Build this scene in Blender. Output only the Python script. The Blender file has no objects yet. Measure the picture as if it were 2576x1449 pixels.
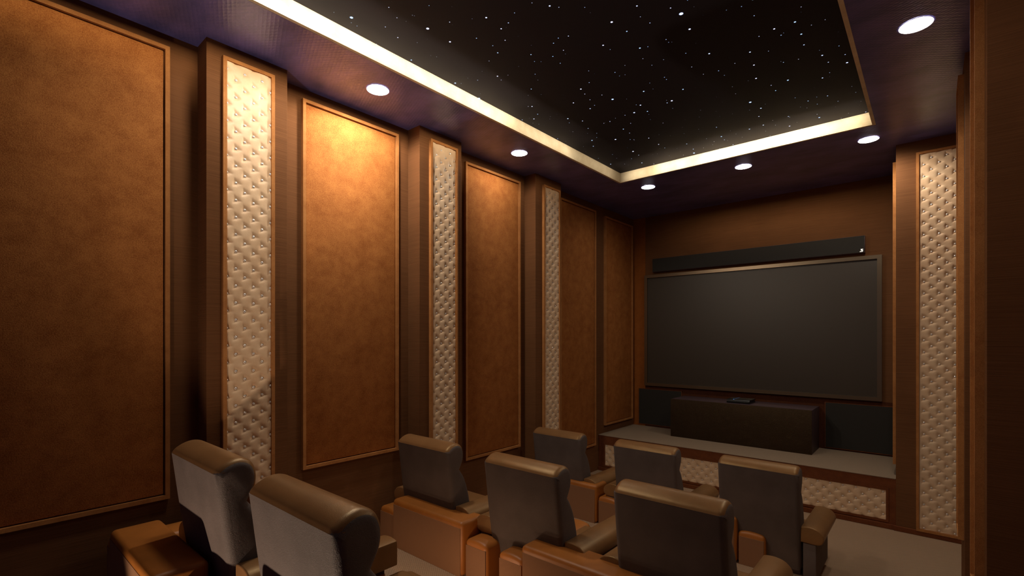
import bpy, bmesh, math, random
import numpy as np
from mathutils import Vector, Matrix

random.seed(7)
S = 1.3                      # survey units -> metres
sc = bpy.context.scene
C = sc.collection
def P(x, y, z):              # survey coordinates (eye at the origin, front floor at z=-1.5) -> world metres
    return Vector((x * S, y * S, (z + 1.5) * S))

# ------------------------------------------------------------------ camera
cd = bpy.data.cameras.new('camera')
cam = bpy.data.objects.new('camera', cd); C.objects.link(cam)
cam.location = P(0, 0, 0)
cam.rotation_euler = (math.pi / 2, 0, math.radians(40.8053))
cd.sensor_width = 36; cd.sensor_fit = 'HORIZONTAL'
cd.lens = 36 * 1222 / 2576
cd.shift_y = (849.5 - 724.5) / 2576
cd.clip_start = 0.02
sc.camera = cam

# ------------------------------------------------------------------ world, exposure
w = bpy.data.worlds.new('world'); sc.world = w; w.use_nodes = True
w.node_tree.nodes['Background'].inputs[0].default_value = (0.30, 0.26, 0.66, 1)
w.node_tree.nodes['Background'].inputs[1].default_value = 0.075
sc.view_settings.view_transform = 'Standard'
sc.view_settings.look = 'None'
sc.view_settings.gamma = 1
sc.view_settings.use_curve_mapping = False
sc.view_settings.exposure = 0.0

# ------------------------------------------------------------------ lamps
WARM = (1.0, 0.87, 0.69)
def spot(x, y, e, size=176, blend=0.3, col=WARM, r=0.06, tilt=(0, 0)):
    l = bpy.data.lights.new('spot_lamp', 'SPOT'); l.energy = e; l.color = col
    l.spot_size = math.radians(size); l.spot_blend = blend; l.shadow_soft_size = r
    o = bpy.data.objects.new('spot_lamp', l); C.objects.link(o)
    o.location = P(x, y, 1.475); o.rotation_euler = (math.radians(tilt[0]), math.radians(tilt[1]), 0)
def area(p, rot, sx, sy, e, col, spread=math.pi):
    l = bpy.data.lights.new('strip_lamp', 'AREA'); l.energy = e; l.color = col
    l.spread = spread; l.shape = 'RECTANGLE'; l.size = sx * S; l.size_y = sy * S
    o = bpy.data.objects.new('strip_lamp', l); C.objects.link(o)
    o.location = P(*p); o.rotation_euler = rot
LIGHTS = {  # position of each downlight -> power
    (-2.533, 1.693): 74, (-2.533, 3.025): 20,
}
for (x, y), e in LIGHTS.items(): spot(x, y, e)
spot(-0.056, 3.027, 52, 140, 1.0)
spot(-0.056, 1.693, 12, 140, 1.0)
for x, e in ((-2.133, 8), (-1.247, 15), (-0.36, 56)): spot(x, 4.545, e * 0.85, 174, 0.6)
spot(-2.15, 1.06, 50, r=0.15)  # added wall washer with no fixture, brightens the near left panels
def bulb(p, e, col, r=0.02, aim=None, cone=100):
    l = bpy.data.lights.new('floor_lamp', 'SPOT' if aim else 'POINT'); l.energy = e; l.color = col; l.shadow_soft_size = r
    o = bpy.data.objects.new('floor_lamp', l); C.objects.link(o); o.location = P(*p)
    if aim:
        l.spot_size = math.radians(cone); l.spot_blend = 0.35
        o.rotation_euler = Vector(aim).to_track_quat('-Z', 'Y').to_euler()
bulb((-1.771, -0.25, -1.40), 90, (1.0, 0.75, 0.53), aim=(0.04, 0.61, 0.79), cone=77)      # floor uplight behind the nearest row
bulb((-1.74, 1.52, -1.24), 2.0, (1.0, 0.70, 0.44))       # step light behind the middle row
COVE = (1.0, 0.80, 0.52)
H = math.pi / 2
# led tape tucked inside the recess, washing the cream fascia: (along, power)
for y0, y1, e in [(-1.2, 0.3, 22), (0.3, 1.6, 26), (1.6, 2.6, 17), (2.6, 3.4, 6), (3.4, 4.1, 2.0)]:
    area((-1.93, (y0 + y1) / 2, 1.545), (0, math.radians(90), 0), 0.06, y1 - y0, e * 0.15, COVE, math.radians(46))     # faces -X
for x0, x1, e in [(-2.2, -1.9, 2.0), (-1.9, -1.5, 6.0), (-1.5, -0.6, 17), (-0.6, -0.35, 3.0)]:
    area(((x0 + x1) / 2, 3.90, 1.545), (math.radians(90), 0, 0), x1 - x0, 0.06, e * 0.17, COVE, math.radians(46))       # faces +Y
# led tape under the riser nosings
area((-1.9, 1.42, -1.22), (math.radians(70), 0, 0), 1.4, 0.02, 1.2, (1.0, 0.66, 0.38))
area((-1.6, 2.84, -1.33), (math.radians(50), 0, 0), 2.3, 0.02, 0.8, (1.0, 0.62, 0.34))

# ------------------------------------------------------------------ materials
def mat(name, base, rough=0.6, metal=0.0, spec=0.5, emit=None, est=0.0, coat=0.0, sheen=0.0, sheen_tint=None):
    m = bpy.data.materials.new(name); m.use_nodes = True
    b = m.node_tree.nodes['Principled BSDF']
    b.inputs['Base Color'].default_value = (*base, 1)
    b.inputs['Roughness'].default_value = rough
    b.inputs['Metallic'].default_value = metal
    b.inputs['Specular IOR Level'].default_value = spec
    b.inputs['Coat Weight'].default_value = coat
    b.inputs['Sheen Weight'].default_value = sheen
    if sheen_tint: b.inputs['Sheen Tint'].default_value = (*sheen_tint, 1)
    if emit:
        b.inputs['Emission Color'].default_value = (*emit, 1); b.inputs['Emission Strength'].default_value = est
    return m
def nodes(m): return m.node_tree.nodes, m.node_tree.links, m.node_tree.nodes['Principled BSDF']
def coords(m, scale=(1, 1, 1), rot=(0, 0, 0), kind='Object'):
    n, l, b = nodes(m)
    t = n.new('ShaderNodeTexCoord'); mp = n.new('ShaderNodeMapping')
    mp.inputs['Scale'].default_value = scale; mp.inputs['Rotation'].default_value = rot
    l.new(t.outputs[kind], mp.inputs['Vector']); return mp.outputs[0]
def noise(m, vec, scale, detail=3, rough=0.6):
    n, l, b = nodes(m); t = n.new('ShaderNodeTexNoise')
    t.inputs['Scale'].default_value = scale; t.inputs['Detail'].default_value = detail; t.inputs['Roughness'].default_value = rough
    l.new(vec, t.inputs['Vector']); return t.outputs['Fac']
def ramp(m, fac, stops):
    n, l, b = nodes(m); r = n.new('ShaderNodeValToRGB'); e = r.color_ramp.elements
    while len(e) < len(stops): e.new(0.5)
    for k, (p, c) in enumerate(stops): e[k].position = p; e[k].color = (*c, 1)
    l.new(fac, r.inputs[0]); return r.outputs[0]
def math_(m, op, a, b2=None):
    n, l, b = nodes(m); t = n.new('ShaderNodeMath'); t.operation = op
    for k, v in enumerate((a, b2)):
        if v is None: continue
        if isinstance(v, (int, float)): t.inputs[k].default_value = v
        else: l.new(v, t.inputs[k])
    return t.outputs[0]
def bump(m, h, strength, dist):
    n, l, b = nodes(m); t = n.new('ShaderNodeBump')
    t.inputs['Strength'].default_value = strength; t.inputs['Distance'].default_value = dist
    l.new(h, t.inputs['Height']); l.new(t.outputs[0], b.inputs['Normal'])
def vary(m, fac, lo, hi, p0=0.3, p1=0.7):
    n, l, b = nodes(m); l.new(ramp(m, fac, [(p0, lo), (p1, hi)]), b.inputs['Base Color'])

def suede(name, lo, hi, grain=260, sheen=0.0):
    m = mat(name, lo, 0.85, spec=0.15, sheen=sheen, sheen_tint=(1, 0.75, 0.5))
    v = coords(m)
    big = noise(m, v, 8, 6, 0.75); fine = noise(m, v, grain, 3, 0.7)
    mix = math_(m, 'ADD', math_(m, 'MULTIPLY', big, 0.42), math_(m, 'MULTIPLY', fine, 0.58))
    vary(m, mix, lo, hi, 0.40, 0.60)
    bump(m, fine, 0.55, 0.004)
    return m
M_suede = suede('suede', (0.26, 0.084, 0.020), (0.46, 0.180, 0.050), 160)
M_frame = suede('suede_frame', (0.33, 0.125, 0.038), (0.52, 0.235, 0.080), 420)
M_suede_dark = suede('suede_dark', (0.12, 0.036, 0.014), (0.20, 0.062, 0.022), 200)

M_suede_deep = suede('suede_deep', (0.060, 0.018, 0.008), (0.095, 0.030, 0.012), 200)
M_strip = suede('suede_strip', (0.22, 0.066, 0.012), (0.32, 0.10, 0.020), 300)
def weave(name, base, k=900, amp=0.35):
    m = mat(name, base, 0.85, spec=0.08)
    v = coords(m)
    f = noise(m, coords(m, (3, 3, k)), 1.0, 2, 0.5)
    g = noise(m, v, 1.6, 3)
    mix = math_(m, 'ADD', math_(m, 'MULTIPLY', f, 0.6), math_(m, 'MULTIPLY', g, 0.4))
    vary(m, mix, tuple(c * 0.82 for c in base), tuple(c * 1.18 for c in base), 0.35, 0.65)
    bump(m, f, amp, 0.002)
    return m
M_wall = weave('wall_fabric', (0.155, 0.068, 0.029), 330)

M_tuft = mat('tufted_satin', (0.56, 0.39, 0.25), 0.5, spec=0.45, sheen=0.15, sheen_tint=(1, .9, .8))
v = coords(M_tuft); vary(M_tuft, noise(M_tuft, v, 9, 4), (0.68, 0.455, 0.28), (0.78, 0.57, 0.385))
bump(M_tuft, noise(M_tuft, v, 30, 3), 0.12, 0.006)
M_button = mat('crystal_button', (0.88, 0.84, 0.82), 0.15, metal=0.5, coat=0.5)

def leather(name, base, rough=0.45, k=90, st=0.35, spec=0.5, d=0.004):
    m = mat(name, base, rough, spec=spec)
    n, l, b = nodes(m); v = coords(m)
    vo = n.new('ShaderNodeTexVoronoi'); vo.feature = 'DISTANCE_TO_EDGE'; vo.inputs['Scale'].default_value = k
    nz = n.new('ShaderNodeTexNoise'); nz.inputs['Scale'].default_value = 12; nz.inputs['Detail'].default_value = 3
    l.new(v, nz.inputs['Vector'])
    mx = n.new('ShaderNodeMix'); mx.data_type = 'VECTOR'; mx.inputs['Factor'].default_value = 0.06
    l.new(v, mx.inputs['A']); l.new(nz.outputs['Color'], mx.inputs['B']); l.new(mx.outputs['Result'], vo.inputs['Vector'])
    h = math_(m, 'ADD', math_(m, 'MINIMUM', math_(m, 'MULTIPLY', vo.outputs['Distance'], 4.0), 0.6), math_(m, 'MULTIPLY', noise(m, v, k * 0.35, 3), 0.8))
    bump(m, h, st, d)
    g = noise(m, v, 4.5, 3)
    vary(m, g, tuple(c * 0.86 for c in base), tuple(c * 1.14 for c in base))
    return m
M_brown = leather('brown_leather', (0.215, 0.108, 0.045), 0.34, 240, 0.14, 0.6, 0.002)
M_brown.node_tree.nodes['Principled BSDF'].inputs['Specular Tint'].default_value = (1.0, 0.72, 0.36, 1)
M_taupe = leather('taupe_leather', (0.125, 0.098, 0.092), 0.66, 230, 0.45, 0.25, 0.003)
M_orange = leather('orange_leather', (0.36, 0.125, 0.024), 0.42, 260, 0.12, 0.4, 0.002)
M_black = leather('black_leather', (0.024, 0.014, 0.010), 0.45, 95, 0.5, 0.5, 0.004)
M_black.node_tree.nodes['Principled BSDF'].inputs['Specular Tint'].default_value = (1.0, 0.7, 0.35, 1)
M_purple = mat('dark_vinyl', (0.075, 0.045, 0.055), 0.5)
M_rear = mat('woven_backing', (0.25, 0.128, 0.070), 0.85, spec=0.2)
n, l, b = nodes(M_rear)
def grid_h(m, k, kind='Object'):
    n, l, b = nodes(m)
    sx = n.new('ShaderNodeSeparateXYZ'); l.new(coords(m, (k, k, k), kind=kind), sx.inputs[0])
    f = [math_(m, 'SINE', sx.outputs[i]) for i in range(3)]
    return f
f = grid_h(M_rear, 900); bump(M_rear, math_(M_rear, 'MULTIPLY', f[0], f[2]), 0.35, 0.001)

def carpet(name, base, k):
    m = mat(name, base, 0.95, spec=0.1)
    n, l, b = nodes(m)
    f = grid_h(m, k)
    nz = noise(m, coords(m), 260, 2)
    h = math_(m, 'ADD', math_(m, 'MULTIPLY', math_(m, 'MULTIPLY', f[0], f[1]), 0.5), math_(m, 'MULTIPLY', nz, 1.6))
    bump(m, h, 0.8, 0.005)
    vary(m, math_(m, 'ADD', math_(m, 'MULTIPLY', h, 0.25), 0.30), tuple(c * 0.55 for c in base), tuple(c * 1.35 for c in base), 0.2, 0.8)
    return m
M_carpet = carpet('carpet', (0.44, 0.30, 0.20), 300)
M_stage_carpet = carpet('stage_carpet', (0.44, 0.33, 0.24), 900)

M_ceil = mat('ceiling_vinyl', (0.06, 0.06, 0.14), 0.30, spec=0.6)
n, l, b = nodes(M_ceil)
vo = n.new('ShaderNodeTexVoronoi'); vo.inputs['Scale'].default_value = 26; vo.inputs['Randomness'].default_value = 0.0
l.new(coords(M_ceil, (1, 1.9, 1), (0, 0, 0.6)), vo.inputs['Vector'])
sm = noise(M_ceil, coords(M_ceil, (1, 2, 1)), 2.2, 5, 0.65)
vary(M_ceil, sm, (0.085, 0.095, 0.32), (0.21, 0.19, 0.60), 0.33, 0.68)
bump(M_ceil, math_(M_ceil, 'ADD', math_(M_ceil, 'MULTIPLY', vo.outputs['Distance'], 0.8), math_(M_ceil, 'MULTIPLY', noise(M_ceil, coords(M_ceil), 60, 3), 0.5)), 0.38, 0.007)

M_cove = mat('cove_fabric', (0.80, 0.74, 0.62), 0.8, spec=0.2)
n, l, b = nodes(M_cove)
vo = n.new('ShaderNodeTexVoronoi'); vo.inputs['Scale'].default_value = 30; vo.inputs['Randomness'].default_value = 0.0
l.new(coords(M_cove, (1, 1, 1.6)), vo.inputs['Vector'])
bump(M_cove, vo.outputs['Distance'], 0.5, 0.006)
vary(M_cove, noise(M_cove, coords(M_cove), 7, 4), (0.68, 0.60, 0.46), (0.86, 0.80, 0.68))

# the star ceiling: black gloss with fibre ends that shine
M_star = mat('star_ceiling', (0.022, 0.021, 0.034), 0.7, spec=0.2)
n, l, b = nodes(M_star)
tot = None
for sc_, thr, rad, st, off in [(5.2, 0.45, 0.030, 3.6, 0.0), (2.4, 0.55, 0.024, 6.0, 5.3), (8.0, 0.58, 0.026, 1.9, 9.1)]:
    mp = n.new('ShaderNodeMapping'); t = n.new('ShaderNodeTexCoord'); l.new(t.outputs['Object'], mp.inputs[0])
    mp.inputs['Location'].default_value = (off, off * 1.7, 0)
    vo = n.new('ShaderNodeTexVoronoi'); vo.voronoi_dimensions = '2D'; vo.inputs['Scale'].default_value = sc_
    l.new(mp.outputs[0], vo.inputs['Vector'])
    sep = n.new('ShaderNodeSeparateColor'); l.new(vo.outputs['Color'], sep.inputs[0])
    on = math_(M_star, 'GREATER_THAN', sep.outputs[0], thr)
    r_ = math_(M_star, 'ADD', math_(M_star, 'MULTIPLY', sep.outputs[1], rad), rad * 0.45)
    soft = math_(M_star, 'SUBTRACT', 1.0, math_(M_star, 'DIVIDE', vo.outputs['Distance'], r_))
    soft = math_(M_star, 'MAXIMUM', soft, 0.0)
    v_ = math_(M_star, 'MULTIPLY', math_(M_star, 'MULTIPLY', soft, on), math_(M_star, 'MULTIPLY', math_(M_star, 'ADD', sep.outputs[1], 0.25), st))
    tot = v_ if tot is None else math_(M_star, 'ADD', tot, v_)
    last = sep
l.new(math_(M_star, 'ADD', tot, 0.0), b.inputs['Emission Strength'])
l.new(ramp(M_star, last.outputs[2], [(0.2, (0.38, 0.58, 1.0)), (0.8, (0.66, 0.68, 1.0))]), b.inputs['Emission Color'])

M_lens = mat('lamp_lens', (1, 1, 1), 0.5, emit=(1.0, 0.93, 0.82), est=14)
M_rim = mat('lamp_rim', (0.9, 0.88, 0.84), 0.4)
M_screen = mat('screen_glass', (0.040, 0.029, 0.020), 0.42, spec=0.6)
M_bezel = mat('bezel_metal', (0.24, 0.18, 0.12), 0.3, metal=0.85)
M_plastic = mat('black_plastic', (0.008, 0.008, 0.009), 0.4)
M_grille = mat('speaker_cloth', (0.014, 0.011, 0.008), 0.7)
f = grid_h(M_grille, 1500); bump(M_grille, math_(M_grille, 'MULTIPLY', f[0], f[2]), 0.3, 0.001)
M_sbtrim = mat('soundbar_trim', (0.10, 0.05, 0.06), 0.4)
M_white = mat('badge_white', (0.9, 0.9, 0.86), 0.4, emit=(1, 0.97, 0.9), est=0.8)  # white mark given a glow of its own, it is no lamp
M_blue = mat('blue_led', (0.1, 0.3, 0.9), 0.4, emit=(0.18, 0.45, 1.0), est=2.5)
M_blue_dim = mat('blue_led_dim', (0.02, 0.05, 0.12), 0.4, emit=(0.05, 0.14, 0.35), est=0.5)

# ------------------------------------------------------------------ mesh helpers (all dimensions in survey units, scaled on build)
def finish(bm, name, m, parent=None, loc=None, rotz=0.0, sharp=38):
    bmesh.ops.recalc_face_normals(bm, faces=bm.faces)
    for v in bm.verts: v.co *= S
    for e in bm.edges:
        if len(e.link_faces) == 2 and e.calc_face_angle(0) > math.radians(sharp): e.smooth = False
    for f in bm.faces: f.smooth = True
    me = bpy.data.meshes.new(name); bm.to_mesh(me); bm.free()
    me.materials.append(m)
    o = bpy.data.objects.new(name, me); C.objects.link(o)
    if parent: o.parent = parent
    if loc is not None: o.location = loc
    o.rotation_euler[2] = rotz
    return o
def rbox(x0, x1, y0, y1, z0, z1, r=0.0, seg=3, bm=None):
    t = bmesh.new()
    vs = [t.verts.new((x, y, z)) for x in (x0, x1) for y in (y0, y1) for z in (z0, z1)]
    for q in ((0, 1, 3, 2), (4, 6, 7, 5), (0, 4, 5, 1), (2, 3, 7, 6), (0, 2, 6, 4), (1, 5, 7, 3)): t.faces.new([vs[k] for k in q])
    bmesh.ops.recalc_face_normals(t, faces=t.faces)
    if r > 0: bmesh.ops.bevel(t, geom=t.edges[:], offset=r, segments=seg, profile=0.5, affect='EDGES', clamp_overlap=True)
    if bm is None: return t
    join(bm, t); return bm
def join(a, t):
    mp = {}
    for v in t.verts: mp[v] = a.verts.new(v.co)
    for f in t.faces: a.faces.new([mp[v] for v in f.verts])
    t.free()
def ring(w_, h_, t, d, bm=None, r=0.0015):
    """picture-frame ring in the local X/Z plane, standing on z=0, front at y=-d"""
    bm = bm or bmesh.new()
    o = [(-w_ / 2, 0), (w_ / 2, 0), (w_ / 2, h_), (-w_ / 2, h_)]
    i = [(-w_ / 2 + t, t), (w_ / 2 - t, t), (w_ / 2 - t, h_ - t), (-w_ / 2 + t, h_ - t)]
    of = [bm.verts.new((x, -d, z)) for x, z in o]; inf = [bm.verts.new((x, -d, z)) for x, z in i]
    ob = [bm.verts.new((x, 0, z)) for x, z in o]; ib = [bm.verts.new((x, 0, z)) for x, z in i]
    for k in range(4):
        j = (k + 1) % 4
        bm.faces.new((of[k], of[j], inf[j], inf[k])); bm.faces.new((ob[k], ib[k], ib[j], ob[j]))
        bm.faces.new((of[k], ob[k], ob[j], of[j])); bm.faces.new((inf[k], inf[j], ib[j], ib[k]))
    return bm
def loft(poly, a0, a1, r, axis='x', seg=4, mask=None):
    """solid of a closed 2-D profile swept from a0 to a1 with rounded-over ends"""
    n_ = len(poly); pts = [Vector(p) for p in poly]
    ar = sum(pts[i].x * pts[(i + 1) % n_].y - pts[(i + 1) % n_].x * pts[i].y for i in range(n_))
    if ar < 0: pts.reverse()
    nor = []
    for i in range(n_):
        e1 = (pts[i] - pts[i - 1]).normalized(); e2 = (pts[(i + 1) % n_] - pts[i]).normalized()
        n1 = Vector((-e1.y, e1.x)); n2 = Vector((-e2.y, e2.x)); q = (n1 + n2)
        q = q / max(q.length_squared / 2, 0.5); nor.append(q)
    secs = []
    for k in range(seg + 1):
        th = k / seg * math.pi / 2
        secs.append((a0 + r * (1 - math.sin(th)) if False else a0 + r * (1 - math.cos(th)), r * (1 - math.sin(th))))
    secs2 = [(a1 - (s - a0), d) for s, d in reversed(secs)]
    bm = bmesh.new(); rows = []
    for s, d in secs + secs2:
        row = []
        for p, q in zip(pts, nor):
            c = p + q * d
            row.append(bm.verts.new((s, c.x, c.y) if axis == 'x' else (c.x, s, c.y)))
        rows.append(row)
    for a, b_ in zip(rows, rows[1:]):
        for i in range(n_):
            j = (i + 1) % n_; bm.faces.new((a[i], a[j], b_[j], b_[i]))
    bm.faces.new(rows[0]); bm.faces.new(rows[-1])
    return bm
def smooth_poly(ctrl, n_=4):
    """Catmull-Rom through control points; a point given with a third value stays a corner"""
    out = []; N = len(ctrl)
    for i in range(N):
        p0, p1, p2, p3 = ctrl[i - 1], ctrl[i], ctrl[(i + 1) % N], ctrl[(i + 2) % N]
        c1 = len(p1) > 2; c2 = len(p2) > 2
        A = Vector(p0[:2]); B = Vector(p1[:2]); D = Vector(p2[:2]); E_ = Vector(p3[:2])
        if c1: A = B - (D - B)
        if c2: E_ = D + (D - B)
        if c1 and c2: out.append(tuple(B)); continue
        for k in range(n_):
            t = k / n_
            q = 0.5 * ((2 * B) + (-A + D) * t + (2 * A - 5 * B + 4 * D - E_) * t * t + (-A + 3 * B - 3 * D + E_) * t ** 3)
            out.append(tuple(q))
    return out
def thing(name, label, cat, loc, rotz=0.0, group=None):
    o = bpy.data.objects.new(name, None); C.objects.link(o); o.empty_display_size = 0.1
    o.location = loc; o.rotation_euler[2] = rotz
    o['label'] = label; o['category'] = cat
    if group: o['group'] = group
    return o
def tag(o, label, cat, group=None):
    o['label'] = label; o['category'] = cat
    if group: o['group'] = group
    return o
def struct(name, bm, m):
    o = finish(bm, name, m, loc=P(0, 0, 0) - Vector((0, 0, 0))); o['kind'] = 'structure'; return o

# ------------------------------------------------------------------ room shell
LW, RW, SY = -2.866, 0.266, 5.682      # left wall, right wall, screen wall
LF, RF = -2.734, 0.134                 # faces of the columns
Y0 = -2.0                              # open back of the room
T = 0.12
struct('floor', rbox(LW - T, RW + T, Y0, SY + T, -1.6, -1.5), M_carpet)
struct('floor', rbox(LW, RW, 0.41, 1.38, -1.5, -1.1, 0.004, 1), M_carpet)
struct('floor', rbox(LW, RW, 1.38, 2.80, -1.5, -1.3, 0.004, 1), M_carpet)
struct('floor', rbox(LW, -0.56, 2.80, 3.95, -1.5, -1.456, 0.004, 1), M_carpet)
struct('wall_left', rbox(LW - T, LW, Y0, SY + T, -1.5, 1.8), M_wall)
bm = rbox(RW, RW + T, Y0, SY + T, -1.5, 1.8)
join(bm, rbox(-0.209, RW, 4.82, SY, -1.5, 1.5))
struct('wall_right', bm, M_wall)
struct('wall_front', rbox(LW, RW, SY, SY + T, -1.5, 1.8), M_wall)
CX0, CX1, CY0, CY1, ZT = -2.28, -0.316, -1.3, 4.247, 1.592
bm = bmesh.new()
q0, q1, q2, q3 = CX0 - 0.0205, CX1 + 0.0205, CY0 - 0.0205, CY1 + 0.0205
for q in ((LW, q0, Y0, SY), (q1, RW, Y0, SY), (q0, q1, Y0, q2), (q0, q1, q3, SY)):
    join(bm, rbox(q[0], q[1], q[2], q[3], 1.5, 1.58))
struct('ceiling', bm, M_ceil)
struct('trim_1', rbox(CX0 - 0.02, CX0, CY0, CY1, 1.5005, ZT), M_cove)
struct('trim_2', rbox(CX0 - 0.02, CX1 + 0.02, CY1, CY1 + 0.02, 1.5005, ZT), M_cove)
struct('trim_3', rbox(CX1, CX1 + 0.02, CY0, CY1, 1.5005, ZT), M_cove)
struct('trim_4', rbox(CX0, CX1, CY0 - 0.02, CY0, 1.5005, ZT), M_cove)
o = finish(rbox(CX0 - 0.02, CX1 + 0.02, CY0 - 0.02, CY1 + 0.02, ZT, ZT + 0.04), 'star_panel', M_star, loc=P(0, 0, 0))
tag(o, 'black star ceiling panel sprinkled with white points of light inside the glowing cove', 'ceiling panel')
# suede strip in the left corner of the screen wall, and the suede field below the television
struct('trim_5', rbox(LW + 0.001, -2.704, SY - 0.004, SY - 0.0002, -1.1, 1.4995), M_strip)
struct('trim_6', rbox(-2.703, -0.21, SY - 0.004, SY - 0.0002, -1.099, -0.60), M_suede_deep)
struct('baseboard_right', rbox(-0.222, 0.26, 4.80, 4.8195, -1.4995, -1.462, 0.002, 1), M_suede_dark)

# ------------------------------------------------------------------ columns
def column(side, y0, y1, label, floor_z):
    x0, x1 = (LW + 0.0005, LF) if side < 0 else (RF, RW - 0.0005)
    yc = (y0 + y1) / 2; xc = (x0 + x1) / 2
    bm = rbox(x0 - xc, x1 - xc, y0 - yc, y1 - yc, 0, 1.4995 - floor_z, 0.001, 1)
    o = finish(bm, 'column', M_wall, loc=P(xc, yc, floor_z + 0.0005))
    tag(o, label, 'column', 'fabric covered columns along the side walls')
    return o
column(-1, 0.837, 1.2385, 'brown fabric column on the left wall nearest the viewer', -1.1)
column(-1, 2.168, 2.572, 'brown fabric column in the middle of the left wall', -1.3)
column(-1, 3.495, 3.898, 'brown fabric column on the left wall nearest the screen', -1.5)
column(1, 2.17, 2.572, 'near dark brown column at the right edge, unlit front face', -1.3)
column(1, 3.492, 3.898, 'brown column further down the right wall, seen as a narrow sliver', -1.5)

# ------------------------------------------------------------------ framed suede wall panels
def wall_panel(x, yc, z0, z1, w_, rotz, label):
    """stands proud of the wall; local -Y points into the room"""
    h = z1 - z0
    t = thing('wall_panel', label, 'wall panel', P(x, yc, z0), rotz, 'framed suede wall panels')
    finish(ring(w_, h, 0.019, 0.0255), 'frame', M_frame, t)
    g = 0.0245
    bm = rbox(-w_ / 2 + g, w_ / 2 - g, -0.014, -0.0005, g, h - g, 0.003, 2)
    finish(bm, 'board', M_suede, t)
    return t
HP = math.pi / 2
wall_panel(LW, 0.379, -0.792, 1.433, 0.664, HP, 'large suede wall panel cut off by the left edge of the picture')
wall_panel(LW, 1.726, -0.792, 1.433, 0.690, HP, 'brightest golden suede wall panel, between the near and middle left columns')
wall_panel(LW, 3.068, -0.995, 1.424, 0.690, HP, 'copper suede wall panel between the middle and far left columns')
wall_panel(LW, 4.390, -1.203, 1.422, 0.690, HP, 'dim brown suede wall panel just past the far left column')
wall_panel(LW, 5.282, -1.012, 1.403, 0.682, HP, 'dim narrow-looking suede wall panel in the left corner beside the screen wall')
wall_panel(-0.209, 5.282, -1.012, 1.403, 0.682, -HP, 'edge-on suede wall panel right of the television, above the stage end')

# ------------------------------------------------------------------ tufted panels
BTN = None
def button_mesh():
    bm = bmesh.new()
    bmesh.ops.create_uvsphere(bm, u_segments=10, v_segments=6, radius=0.0076)
    for v in bm.verts: v.co.y *= 0.7
    for v in bm.verts: v.co *= S
    for f in bm.faces: f.smooth = True
    me = bpy.data.meshes.new('button'); bm.to_mesh(me); bm.free(); me.materials.append(M_button)
    return me
BTN = button_mesh()
def tuft_surface(x0, x1, z0, z1, btns, amp, res=0.0045, depth=0.012):
    nx = int((x1 - x0) / res) + 1; nz = int((z1 - z0) / res) + 1
    xs = np.linspace(x0, x1, nx); zs = np.linspace(z0, z1, nz)
    X, Z = np.meshgrid(xs, zs)
    D = np.full(X.shape, 9.0); TH = np.zeros(X.shape)
    for bx, bz in btns:
        i0, i1 = np.searchsorted(xs, (bx - 0.08, bx + 0.08)); j0, j1 = np.searchsorted(zs, (bz - 0.08, bz + 0.08))
        if i1 <= i0 or j1 <= j0: continue
        dx = X[j0:j1, i0:i1] - bx; dz = Z[j0:j1, i0:i1] - bz
        d = np.sqrt(dx * dx + dz * dz); cur = D[j0:j1, i0:i1]; k = d < cur
        cur[k] = d[k]; TH[j0:j1, i0:i1][k] = np.arctan2(dz, dx)[k]
    hgt = amp * (1 - np.exp(-(D / 0.0105) ** 1.7)) + amp * 0.10 * (1 - np.exp(-(D / 0.03) ** 2))
    hgt -= amp * 0.42 * np.maximum(0, np.cos(TH * 3 + 0.4)) ** 5 * np.exp(-((D - 0.013) / 0.010) ** 2)      # gathered folds
    hgt -= amp * 0.12 * np.maximum(0, np.cos(TH * 9 + 1)) * np.exp(-((D - 0.012) / 0.007) ** 2)
    Y = -(depth + hgt)
    co = np.stack([X, Y, Z], -1).reshape(-1, 3) * S
    idx = np.arange(nx * nz).reshape(nz, nx)
    q = np.stack([idx[:-1, :-1], idx[:-1, 1:], idx[1:, 1:], idx[1:, :-1]], -1).reshape(-1, 4)
    # side skirts so that it is a solid pad
    per = np.concatenate([idx[0, :], idx[1:, -1], idx[-1, -2::-1], idx[-2:0:-1, 0]])
    base = co[per].copy(); base[:, 1] = -0.0006 * S
    n0 = len(co); co = np.concatenate([co, base]); m_ = len(per); a = np.arange(m_); b_ = (a + 1) % m_
    sk = np.stack([per[b_], per[a], n0 + a, n0 + b_], -1)
    q = np.concatenate([q, sk])
    me = bpy.data.meshes.new('cushion'); me.vertices.add(len(co)); me.vertices.foreach_set('co', co.ravel())
    me.loops.add(q.size); me.loops.foreach_set('vertex_index', q.ravel().astype(np.int32))
    me.polygons.add(len(q)); me.polygons.foreach_set('loop_start', np.arange(0, q.size, 4, dtype=np.int32))
    me.polygons.foreach_set('use_smooth', np.ones(len(q), dtype=bool))
    me.update(); me.validate(); me.materials.append(M_tuft)
    return me
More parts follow.
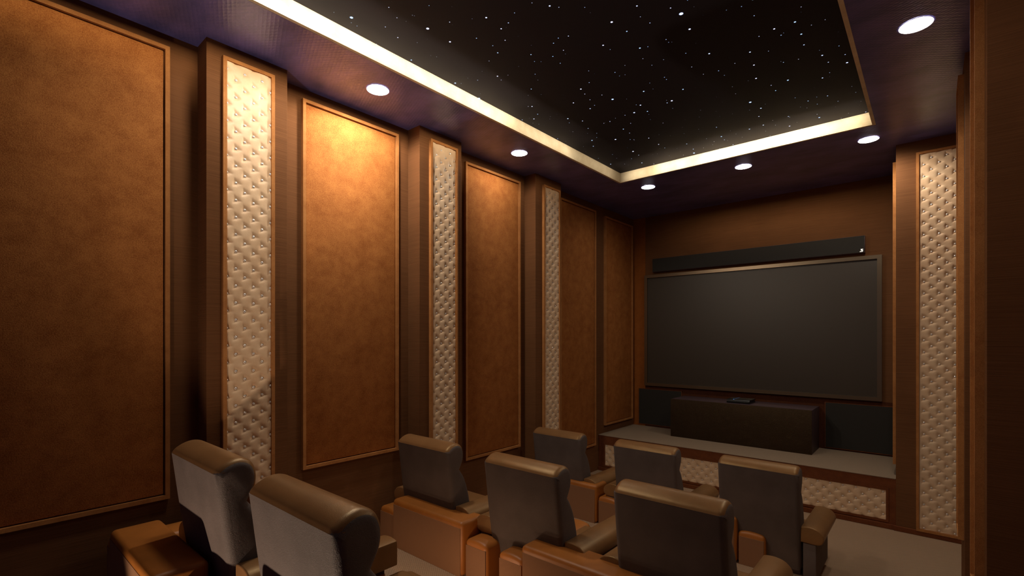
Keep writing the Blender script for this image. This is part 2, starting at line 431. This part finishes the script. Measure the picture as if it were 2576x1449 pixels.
def tufted(t, x0, x1, z0, z1, btns, world, maxb=100, name='cushion', amp=0.0092, depth=0.008, visible=True):
    me = tuft_surface(x0, x1, z0, z1, btns, amp, depth=depth)
    cu = bpy.data.objects.new(name, me); C.objects.link(cu); cu.parent = t
    ins = [b_ for b_ in btns if x0 - 0.001 < b_[0] < x1 + 0.001 and z0 + 0.003 < b_[1] < z1 - 0.003]
    ins.sort(key=lambda b_: (world(b_)).length)
    sep = ins[:maxb] if visible else []
    rest = ins[len(sep):]
    for bx, bz in sep:
        o = bpy.data.objects.new('button', BTN); C.objects.link(o); o.parent = t; o.location = Vector((bx, -depth - 0.0034, bz)) * S
    if rest:
        bm = bmesh.new()
        for bx, bz in rest:
            k = bmesh.new(); bmesh.ops.create_uvsphere(k, u_segments=10, v_segments=6, radius=0.0076)
            for v in k.verts: v.co = Vector((v.co.x + bx, v.co.y * 0.7 - depth - 0.0034, v.co.z + bz))
            join(bm, k)
        o = finish(bm, 'button', M_button, t); o['kind'] = 'stuff'
    return cu
def tufted_panel(x, yc, z0, z1, w_, rotz, label, xoff, ztop, ncol, par, visible=True, tf=0.018):
    """xoff: offset of the first button column; ztop: height of the highest button; par: parity of the first column"""
    h = z1 - z0
    t = thing('tufted_panel', label, 'tufted panel', P(x, yc, z0), rotz, 'cream button-tufted upholstered panels')
    finish(ring(w_, h, tf, 0.024), 'frame', M_frame, t)
    btns = []
    for i in range(ncol):
        z = ztop - z0 - (0.0455 if (i + par) % 2 else 0)
        while z > -0.05: btns.append((xoff + i * 0.0433, z)); z -= 0.0885
        btns.append((xoff + i * 0.0433, ztop - z0 - (0.0455 if (i + par) % 2 else 0) + 0.0885))
    if rotz > 0: wf = lambda b_: Vector((x, yc + b_[0], z0 + b_[1]))
    elif rotz < 0: wf = lambda b_: Vector((x, yc - b_[0], z0 + b_[1]))
    else: wf = lambda b_: Vector((x + b_[0], yc, z0 + b_[1]))
    tufted(t, -w_ / 2 + tf + 0.0005, w_ / 2 - tf - 0.0005, tf + 0.0005, h - tf - 0.0005, btns, wf, visible=visible, **({} if visible else dict(amp=0.002, depth=0.004)))
    return t
tufted_panel(LF, 1.033, -0.80, 1.431, 0.256, HP, 'tall cream tufted panel on the near left column', -0.1083, 1.376, 6, 0)
tufted_panel(LF, 2.384, -0.90, 1.428, 0.262, HP, 'tall cream tufted panel on the middle left column', -0.1130, 1.374, 6, 0)
tufted_panel(LF, 3.726, -1.10, 1.420, 0.262, HP, 'tall cream tufted panel on the far left column', -0.1130, 1.366, 6, 0)
tufted_panel(0.055, 4.82, -1.466, 1.405, 0.286, 0, 'tall cream tufted panel facing the room on the right side, right of the stage', -0.097, 1.352, 6, 1)
tufted_panel(RF, 3.726, -1.10, 1.430, 0.262, -HP, 'edge-on tufted panel on the further right column, only its suede frame showing', -0.1083, 1.376, 6, 0, visible=False)
tufted_panel(RF, 2.384, -0.90, 1.428, 0.262, -HP, 'edge-on tufted panel on the near right column, only its suede frame showing', -0.1083, 1.376, 6, 0, visible=False)

# ------------------------------------------------------------------ stage
SF = 4.824
st = thing('stage', 'low stage across the screen wall, beige carpet top and suede front', 'stage', P(-1.5375, SF, -1.5))
def L(x, y, z): return (x + 1.5375, y - SF, z + 1.5)
def lbox(x0, x1, y0, y1, z0, z1, r=0.0, seg=2):
    a = L(x0, y0, z0); b_ = L(x1, y1, z1); return rbox(a[0], b_[0], a[1], b_[1], a[2], b_[2], r, seg)
bm = lbox(-2.865, -0.2095, SF + 0.012, SY - 0.0005, -1.4995, -1.106)
finish(bm, 'platform', M_suede_dark, st)
finish(lbox(-2.865, -0.2095, SF - 0.003, SY - 0.005, -1.1055, -1.0985, 0.0015, 2), 'carpet_top', M_stage_carpet, st)
bm = lbox(-2.865, -0.2095, SF, SF + 0.0118, -1.1835, -1.106)
for q in ((-2.865, -2.796, -1.4995, -1.1837), (-0.253, -0.2095, -1.4995, -1.1837)): join(bm, lbox(q[0], q[1], SF, SF + 0.0118, q[2], q[3]))
join(bm, lbox(-2.7958, -0.2532, SF, SF + 0.0118, -1.4995, -1.453))
finish(bm, 'fascia', M_suede_dark, st)
bm = ring(2.5418, 0.2685, 0.017, 0.016)
for v in bm.verts: v.co += Vector((L(-1.5245, 0, 0)[0], 0.0115, L(0, 0, -1.4525)[2]))
finish(bm, 'frame', M_suede_dark, st)
ins = bpy.data.objects.new('insert', None)
bt = []
k = 0; x = -2.764
while x < -0.26:
    z = -1.2185 if k % 2 == 0 else -1.2635
    while z > -1.45: bt.append((x + 1.5375, z + 1.5)); z -= 0.0885
    bt.append((x + 1.5375, (-1.2185 if k % 2 == 0 else -1.2635) + 0.0885)); x += 0.0442; k += 1
bpy.data.objects.remove(ins)
cu = tufted(st, L(-2.7785, 0, 0)[0], L(-0.2705, 0, 0)[0], L(0, 0, -1.4352)[2], L(0, 0, -1.2012)[2], bt, lambda b_: Vector((b_[0] - 1.5375, SF, b_[1] - 1.5)), depth=0.003)
for o in [cu] + [c for c in C.objects if c.parent == st and c.name.startswith('button')]: o.location.y += 0.0115 * S
finish(lbox(-2.865, -0.2095, SF - 0.016, SF - 0.0002, -1.4995, -1.462, 0.002, 1), 'skirting', M_suede_dark, st)

# ------------------------------------------------------------------ television
t = thing('television', 'very large switched-off television with a bronze bezel on the screen wall', 'television', P(-1.5335, SY - 0.0005, -0.596))
k = (SY - 0.04) / SY
W2, H2 = 2.369 * k, 1.373 * k
zs = -0.596 * k + 0.596
def shift(bm, dx=0, dy=0, dz=0):
    for v in bm.verts: v.co += Vector((dx, dy, dz))
    return bm
xs = (-1.5335 * k) + 1.5335
finish(shift(ring(W2, H2, 0.036, 0.0405), xs, 0, zs), 'bezel', M_bezel, t)
finish(shift(rbox(-W2 / 2 + 0.0362, W2 / 2 - 0.0362, -0.019, -0.0005, 0.0362, H2 - 0.0362), xs, 0, zs), 'screen', M_screen, t)

# ------------------------------------------------------------------ soundbar
k = (SY - 0.055) / SY
t = thing('soundbar', 'long black soundbar with a small white badge mounted above the television', 'soundbar', P(-1.546, SY - 0.0005, 0.805))
w_ = 2.137 * k; dx = -1.546 * k + 1.546; z0 = 0.808 * k - 0.805; h = 0.166 * k
finish(rbox(-w_ / 2 + dx, w_ / 2 + dx, -0.05, -0.0005, z0, z0 + h, 0.003, 2), 'housing', M_sbtrim, t)
finish(rbox(-w_ / 2 + dx + .004, w_ / 2 + dx - .004, -0.055, -0.0501, z0 + .004, z0 + h - .003, 0.001, 1), 'grille', M_grille, t)
bm = bmesh.new(); bx = -0.502 * k + 1.546; bz = 0.8315 * k - 0.805
for a in ((-.008, .010, .009, .014), (-.006, .000, .003, .009), (-.006, .008, -.001, .004), (.002, .010, -.007, -.001), (-.015, .006, -.013, -.008)):
    join(bm, rbox(bx + a[0], bx + a[1], -0.0575, -0.0551, bz + a[2], bz + a[3]))
finish(bm, 'badge', M_white, t)

# ------------------------------------------------------------------ in-wall speaker panels
def speaker(x0, x1, z0, z1, label, right_open=True):
    t = thing('speaker_panel', label, 'speaker', P((x0 + x1) / 2, SY - 0.0045, z0), 0, 'flat black speaker panels behind the stage')
    w_ = x1 - x0; h = z1 - z0
    finish(ring(w_, h, 0.006, 0.012), 'frame', M_suede_dark, t)
    finish(rbox(-w_ / 2 + .0062, w_ / 2 - .0062, -0.0135, -0.0005, .0062, h - .0062, 0.001, 1), 'grille', M_grille, t)
speaker(-2.787, -2.236, -1.078, -0.632, 'flat black speaker panel behind the left end of the stage')
speaker(-0.800, -0.226, -1.085, -0.634, 'flat black speaker panel behind the right end of the stage, below the television corner')

# ------------------------------------------------------------------ leather cabinet and game console
t = thing('cabinet', 'long low black leather-fronted cabinet standing on the stage below the television', 'cabinet', P(-1.5265, 5.27, -1.0985))
finish(rbox(-0.68, 0.68, 0.006, 0.395, 0, 0.4165, 0.004, 2), 'body', M_purple, t)
finish(rbox(-0.6805, 0.6805, 0, 0.0058, 0, 0.4172, 0.002, 2), 'front_panel', M_black, t)
t = thing('game_console', 'slim black layered game console with a blue light strip lying on the leather cabinet', 'game console', P(-1.519, 5.347, -0.6815))
def slab(y0, y1, z0, z1, sh, r=0.0015):
    bm = rbox(-0.112, 0.112, y0, y1, z0, z1, r, 1)
    for v in bm.verts: v.co.x += 0; v.co.y += (v.co.z - z0) * sh
    return bm
finish(slab(0.0, 0.215, 0.0, 0.0165, -0.5), 'lower_slab', M_plastic, t)
finish(rbox(-0.104, 0.104, 0.004, 0.21, 0.0166, 0.0205), 'waist', M_plastic, t)
finish(slab(-0.004, 0.212, 0.0206, 0.038, 0.5), 'upper_slab', M_plastic, t)
finish(rbox(-0.046, -0.043, -0.0045, 0.21, 0.0381, 0.0386), 'light_strip', M_blue_dim, t)
finish(rbox(-0.048, -0.042, 0.0045, 0.009, 0.0387, 0.0395, 0.0003, 1), 'power_led', M_blue, t)

# ------------------------------------------------------------------ recliners
W = 0.485
def recliner(label, loc):
    """local origin: floor level, x=0 at the left edge of the backrest, y=0 at the rear seam"""
    t = thing('recliner', label, 'recliner', loc, 0, 'brown leather recliners in three rows')
    z_b = 0.035
    arc = [(0.0, 0.6365, 1), (0.009, 0.650), (0.030, 0.665), (0.060, 0.676), (0.090, 0.676), (0.117, 0.663), (0.134, 0.637), (0.140, 0.602),
           (0.133, 0.562), (0.109, 0.522, 1)]
    roll = smooth_poly(arc + [(0.060, 0.575, 1)], 4)
    finish(loft(roll, 0, W, 0.030, seg=6), 'headrest', M_brown, t)
    c_ = Vector((0.070, 0.600))
    arc_in = [tuple(c_ + (Vector(p[:2]) - c_) * 0.965) + tuple(p[2:]) for p in arc[1:-1]]
    back = smooth_poly([(0.092, z_b, 1), (0.057, 0.226), (0.030, 0.40), (0.0, 0.636, 1)] + arc_in + [(0.108, 0.520, 1),
                        (0.142, 0.470), (0.172, 0.395), (0.192, 0.31), (0.200, 0.22), (0.200, z_b, 1)], 4)
    finish(loft(back, -0.001, W + 0.001, 0.028, seg=5), 'backrest', M_taupe, t)
    # seat
    finish(rbox(0.004, W - 0.004, 0.14, 0.575, 0.10, 0.207, 0.030, 5), 'seat_cushion', M_brown, t)
    finish(rbox(0.004, W - 0.004, 0.555, 0.61, 0.03, 0.190, 0.025, 4), 'footrest', M_brown, t)
    finish(rbox(0.01, W - 0.01, 0.12, 0.54, 0.0, 0.099, 0.004, 1), 'base', M_purple, t)
    # arms
    for s in (-1, 1):
        sec = smooth_poly([(0.0, 0.226, 1), (0.0, 0.304), (0.010, 0.319), (0.050, 0.323), (0.090, 0.314), (0.117, 0.290), (0.125, 0.262), (0.112, 0.234), (0.080, 0.224)], 4)
        if s < 0: sec = [(0.010 - a, b_) for a, b_ in sec]
        else: sec = [(a + W, b_) for a, b_ in sec]
        finish(loft(sec, 0.062, 0.545, 0.007, axis='y'), 'armrest', M_brown, t)
        x0, x1 = (W + 0.012, W + 0.082) if s > 0 else (-0.08, -0.01)
        finish(rbox(x0, x1, 0.068, 0.50, 0.0, 0.2235, 0.004, 2), 'arm_panel', M_taupe, t)
    return t
def copy_tree(o, parent=None):
    c = o.copy(); C.objects.link(c)
    if parent: c.parent = parent
    for ch in [q for q in list(o.children)]: copy_tree(ch, c)
    return c
R = [
    (-2.342, 0.585, -1.1, 'recliner in the nearest row against the left wall, behind the low orange cushion'),
    (-1.567, 0.585, -1.1, 'largest recliner, nearest row, big rounded headrest in the left foreground'),
    (-2.589, 1.868, -1.3, 'recliner in the middle row nearest the left wall'),
    (-1.822, 1.868, -1.3, 'recliner in the centre of the middle row, between its two neighbours'),
    (-1.045, 1.868, -1.3, 'recliner at the right end of the middle row with a shiny golden headrest'),
    (-2.615, 3.290, -1.456, 'recliner in the front row nearest the left wall, smallest in view'),
    (-1.834, 3.290, -1.456, 'recliner in the centre of the front row'),
    (-1.065, 3.290, -1.456, 'recliner at the right end of the front row with its outer armrest over the carpet'),
]
proto = None
for x, y, z, lab in R:
    k = 1.065 if y < 1 else (0.965 if x > -1.2 else 1.0)
    if proto is None: proto = recliner(lab, P(x, y, z)); c = proto
    else: c = copy_tree(proto); c.location = P(x, y, z); c['label'] = lab
    c.scale = (k, 1, 1)

# ------------------------------------------------------------------ low orange armchairs standing among the recliners
def armchair(label, loc):
    """local origin: floor level, left edge of the back cushion, rear face at y=0"""
    t = thing('armchair', label, 'armchair', loc, 0, 'low orange leather armchairs among the recliners')
    BW = 0.628
    bm = rbox(0, BW, 0.0, 0.18, 0.0, 0.294, 0.022, 5)
    for v in bm.verts:
        if v.co.z > 0.26:
            u = (v.co.x / BW - 0.5) * 2; v.co.z += 0.006 * (1 - u * u)
    finish(bm, 'back_cushion', M_orange, t)
    finish(rbox(0.012, BW - 0.012, -0.0015, 0.02, 0.0, 0.262, 0.001, 1), 'rear_panel', M_rear, t)
    for x0 in (-0.166, BW + 0.004):
        bm = rbox(x0, x0 + 0.162, 0.02, 0.655, 0.0, 0.205, 0.022, 5)
        bmesh.ops.subdivide_edges(bm, edges=[e for e in bm.edges if e.calc_length() > 0.08 and abs((e.verts[0].co - e.verts[1].co).normalized().x) > 0.9], cuts=4)
        for v in bm.verts:
            if v.co.z > 0.17:
                u = ((v.co.x - x0) / 0.162 - 0.5) * 2; v.co.z += 0.012 * (1 - u * u)
        finish(bm, 'arm', M_orange, t)
        finish(rbox(x0 + 0.008, x0 + 0.154, 0.0185, 0.032, 0.0, 0.180, 0.001, 1), 'rear_panel', M_rear, t)
    finish(rbox(0.004, BW - 0.004, 0.19, 0.63, 0.0, 0.11, 0.02, 4), 'seat_cushion', M_orange, t)
    return t
A = [
    (-2.606, 0.438, -1.130, 'low orange armchair in the nearest row, broad cushion back in the lower left corner'),
    (-1.566, 0.438, -1.130, 'low orange armchair in the nearest row, almost wholly hidden behind the large recliner'),
    (-2.550, 1.810, -1.330, 'low orange armchair in the middle row against the left wall'),
    (-1.508, 1.810, -1.330, 'low orange armchair in the middle row, brightest top cushion at the bottom centre'),
    (-2.615, 3.306, -1.495, 'low orange armchair in the front row against the left wall'),
    (-1.580, 3.306, -1.495, 'low orange armchair in the front row behind the right middle-row recliner'),
]
proto = None
for x, y, z, lab in A:
    if proto is None: proto = armchair(lab, P(x, y, z + 0.0305)); continue
    c = copy_tree(proto); c.location = P(x, y, z + 0.0305 if z > -1.4 else z + 0.0395); c['label'] = lab
    if y > 3 and x < -2:            # squeezed against the column: its wall-side arm sits closer in
        for ch in c.children:
            if ch.data and min(v.co.x for v in ch.data.vertices) < -0.01 * S: ch.location.x += 0.052 * S

# ------------------------------------------------------------------ downlights
def downlight(label, loc):
    t = thing('downlight', label, 'ceiling light', loc, 0, 'round recessed downlights')
    bm = bmesh.new(); n_ = 40
    rings = []
    for r_, z in ((0.0645, -0.001), (0.0650, -0.003), (0.0665, -0.003), (0.067, -0.0005)):
        rings.append([bm.verts.new((r_ * math.cos(6.28318 * k / n_), r_ * math.sin(6.28318 * k / n_), z)) for k in range(n_)])
    for a, b_ in zip(rings, rings[1:]):
        for k in range(n_): bm.faces.new((a[k], a[(k + 1) % n_], b_[(k + 1) % n_], b_[k]))
    finish(bm, 'rim', M_rim, t)
    bm = bmesh.new(); prev = None
    for r_, z in ((0.0644, -0.0034), (0.045, -0.0045), (0.02, -0.006)):
        cur = [bm.verts.new((r_ * math.cos(6.28318 * k / n_), r_ * math.sin(6.28318 * k / n_), z)) for k in range(n_)]
        if prev:
            for k in range(n_): bm.faces.new((prev[k], prev[(k + 1) % n_], cur[(k + 1) % n_], cur[k]))
        prev = cur
    bm.faces.new(prev)
    finish(bm, 'lens', M_lens, t)
    return t
DL = {
    (-2.533, 1.693): 'round downlight over the left aisle nearest the viewer',
    (-2.533, 3.025): 'round downlight over the left aisle further from the viewer',
    (-2.133, 4.545): 'leftmost round downlight of the row in front of the screen wall',
    (-1.247, 4.545): 'middle round downlight of the row in front of the screen wall',
    (-0.36, 4.545): 'rightmost round downlight of the row in front of the screen wall',
    (-0.056, 3.027): 'largest round downlight, high on the right side of the ceiling',
}
proto = None
for (x, y), lab in DL.items():
    if proto is None: proto = downlight(lab, P(x, y, 1.5)); continue
    c = copy_tree(proto); c.location = P(x, y, 1.5); c['label'] = lab
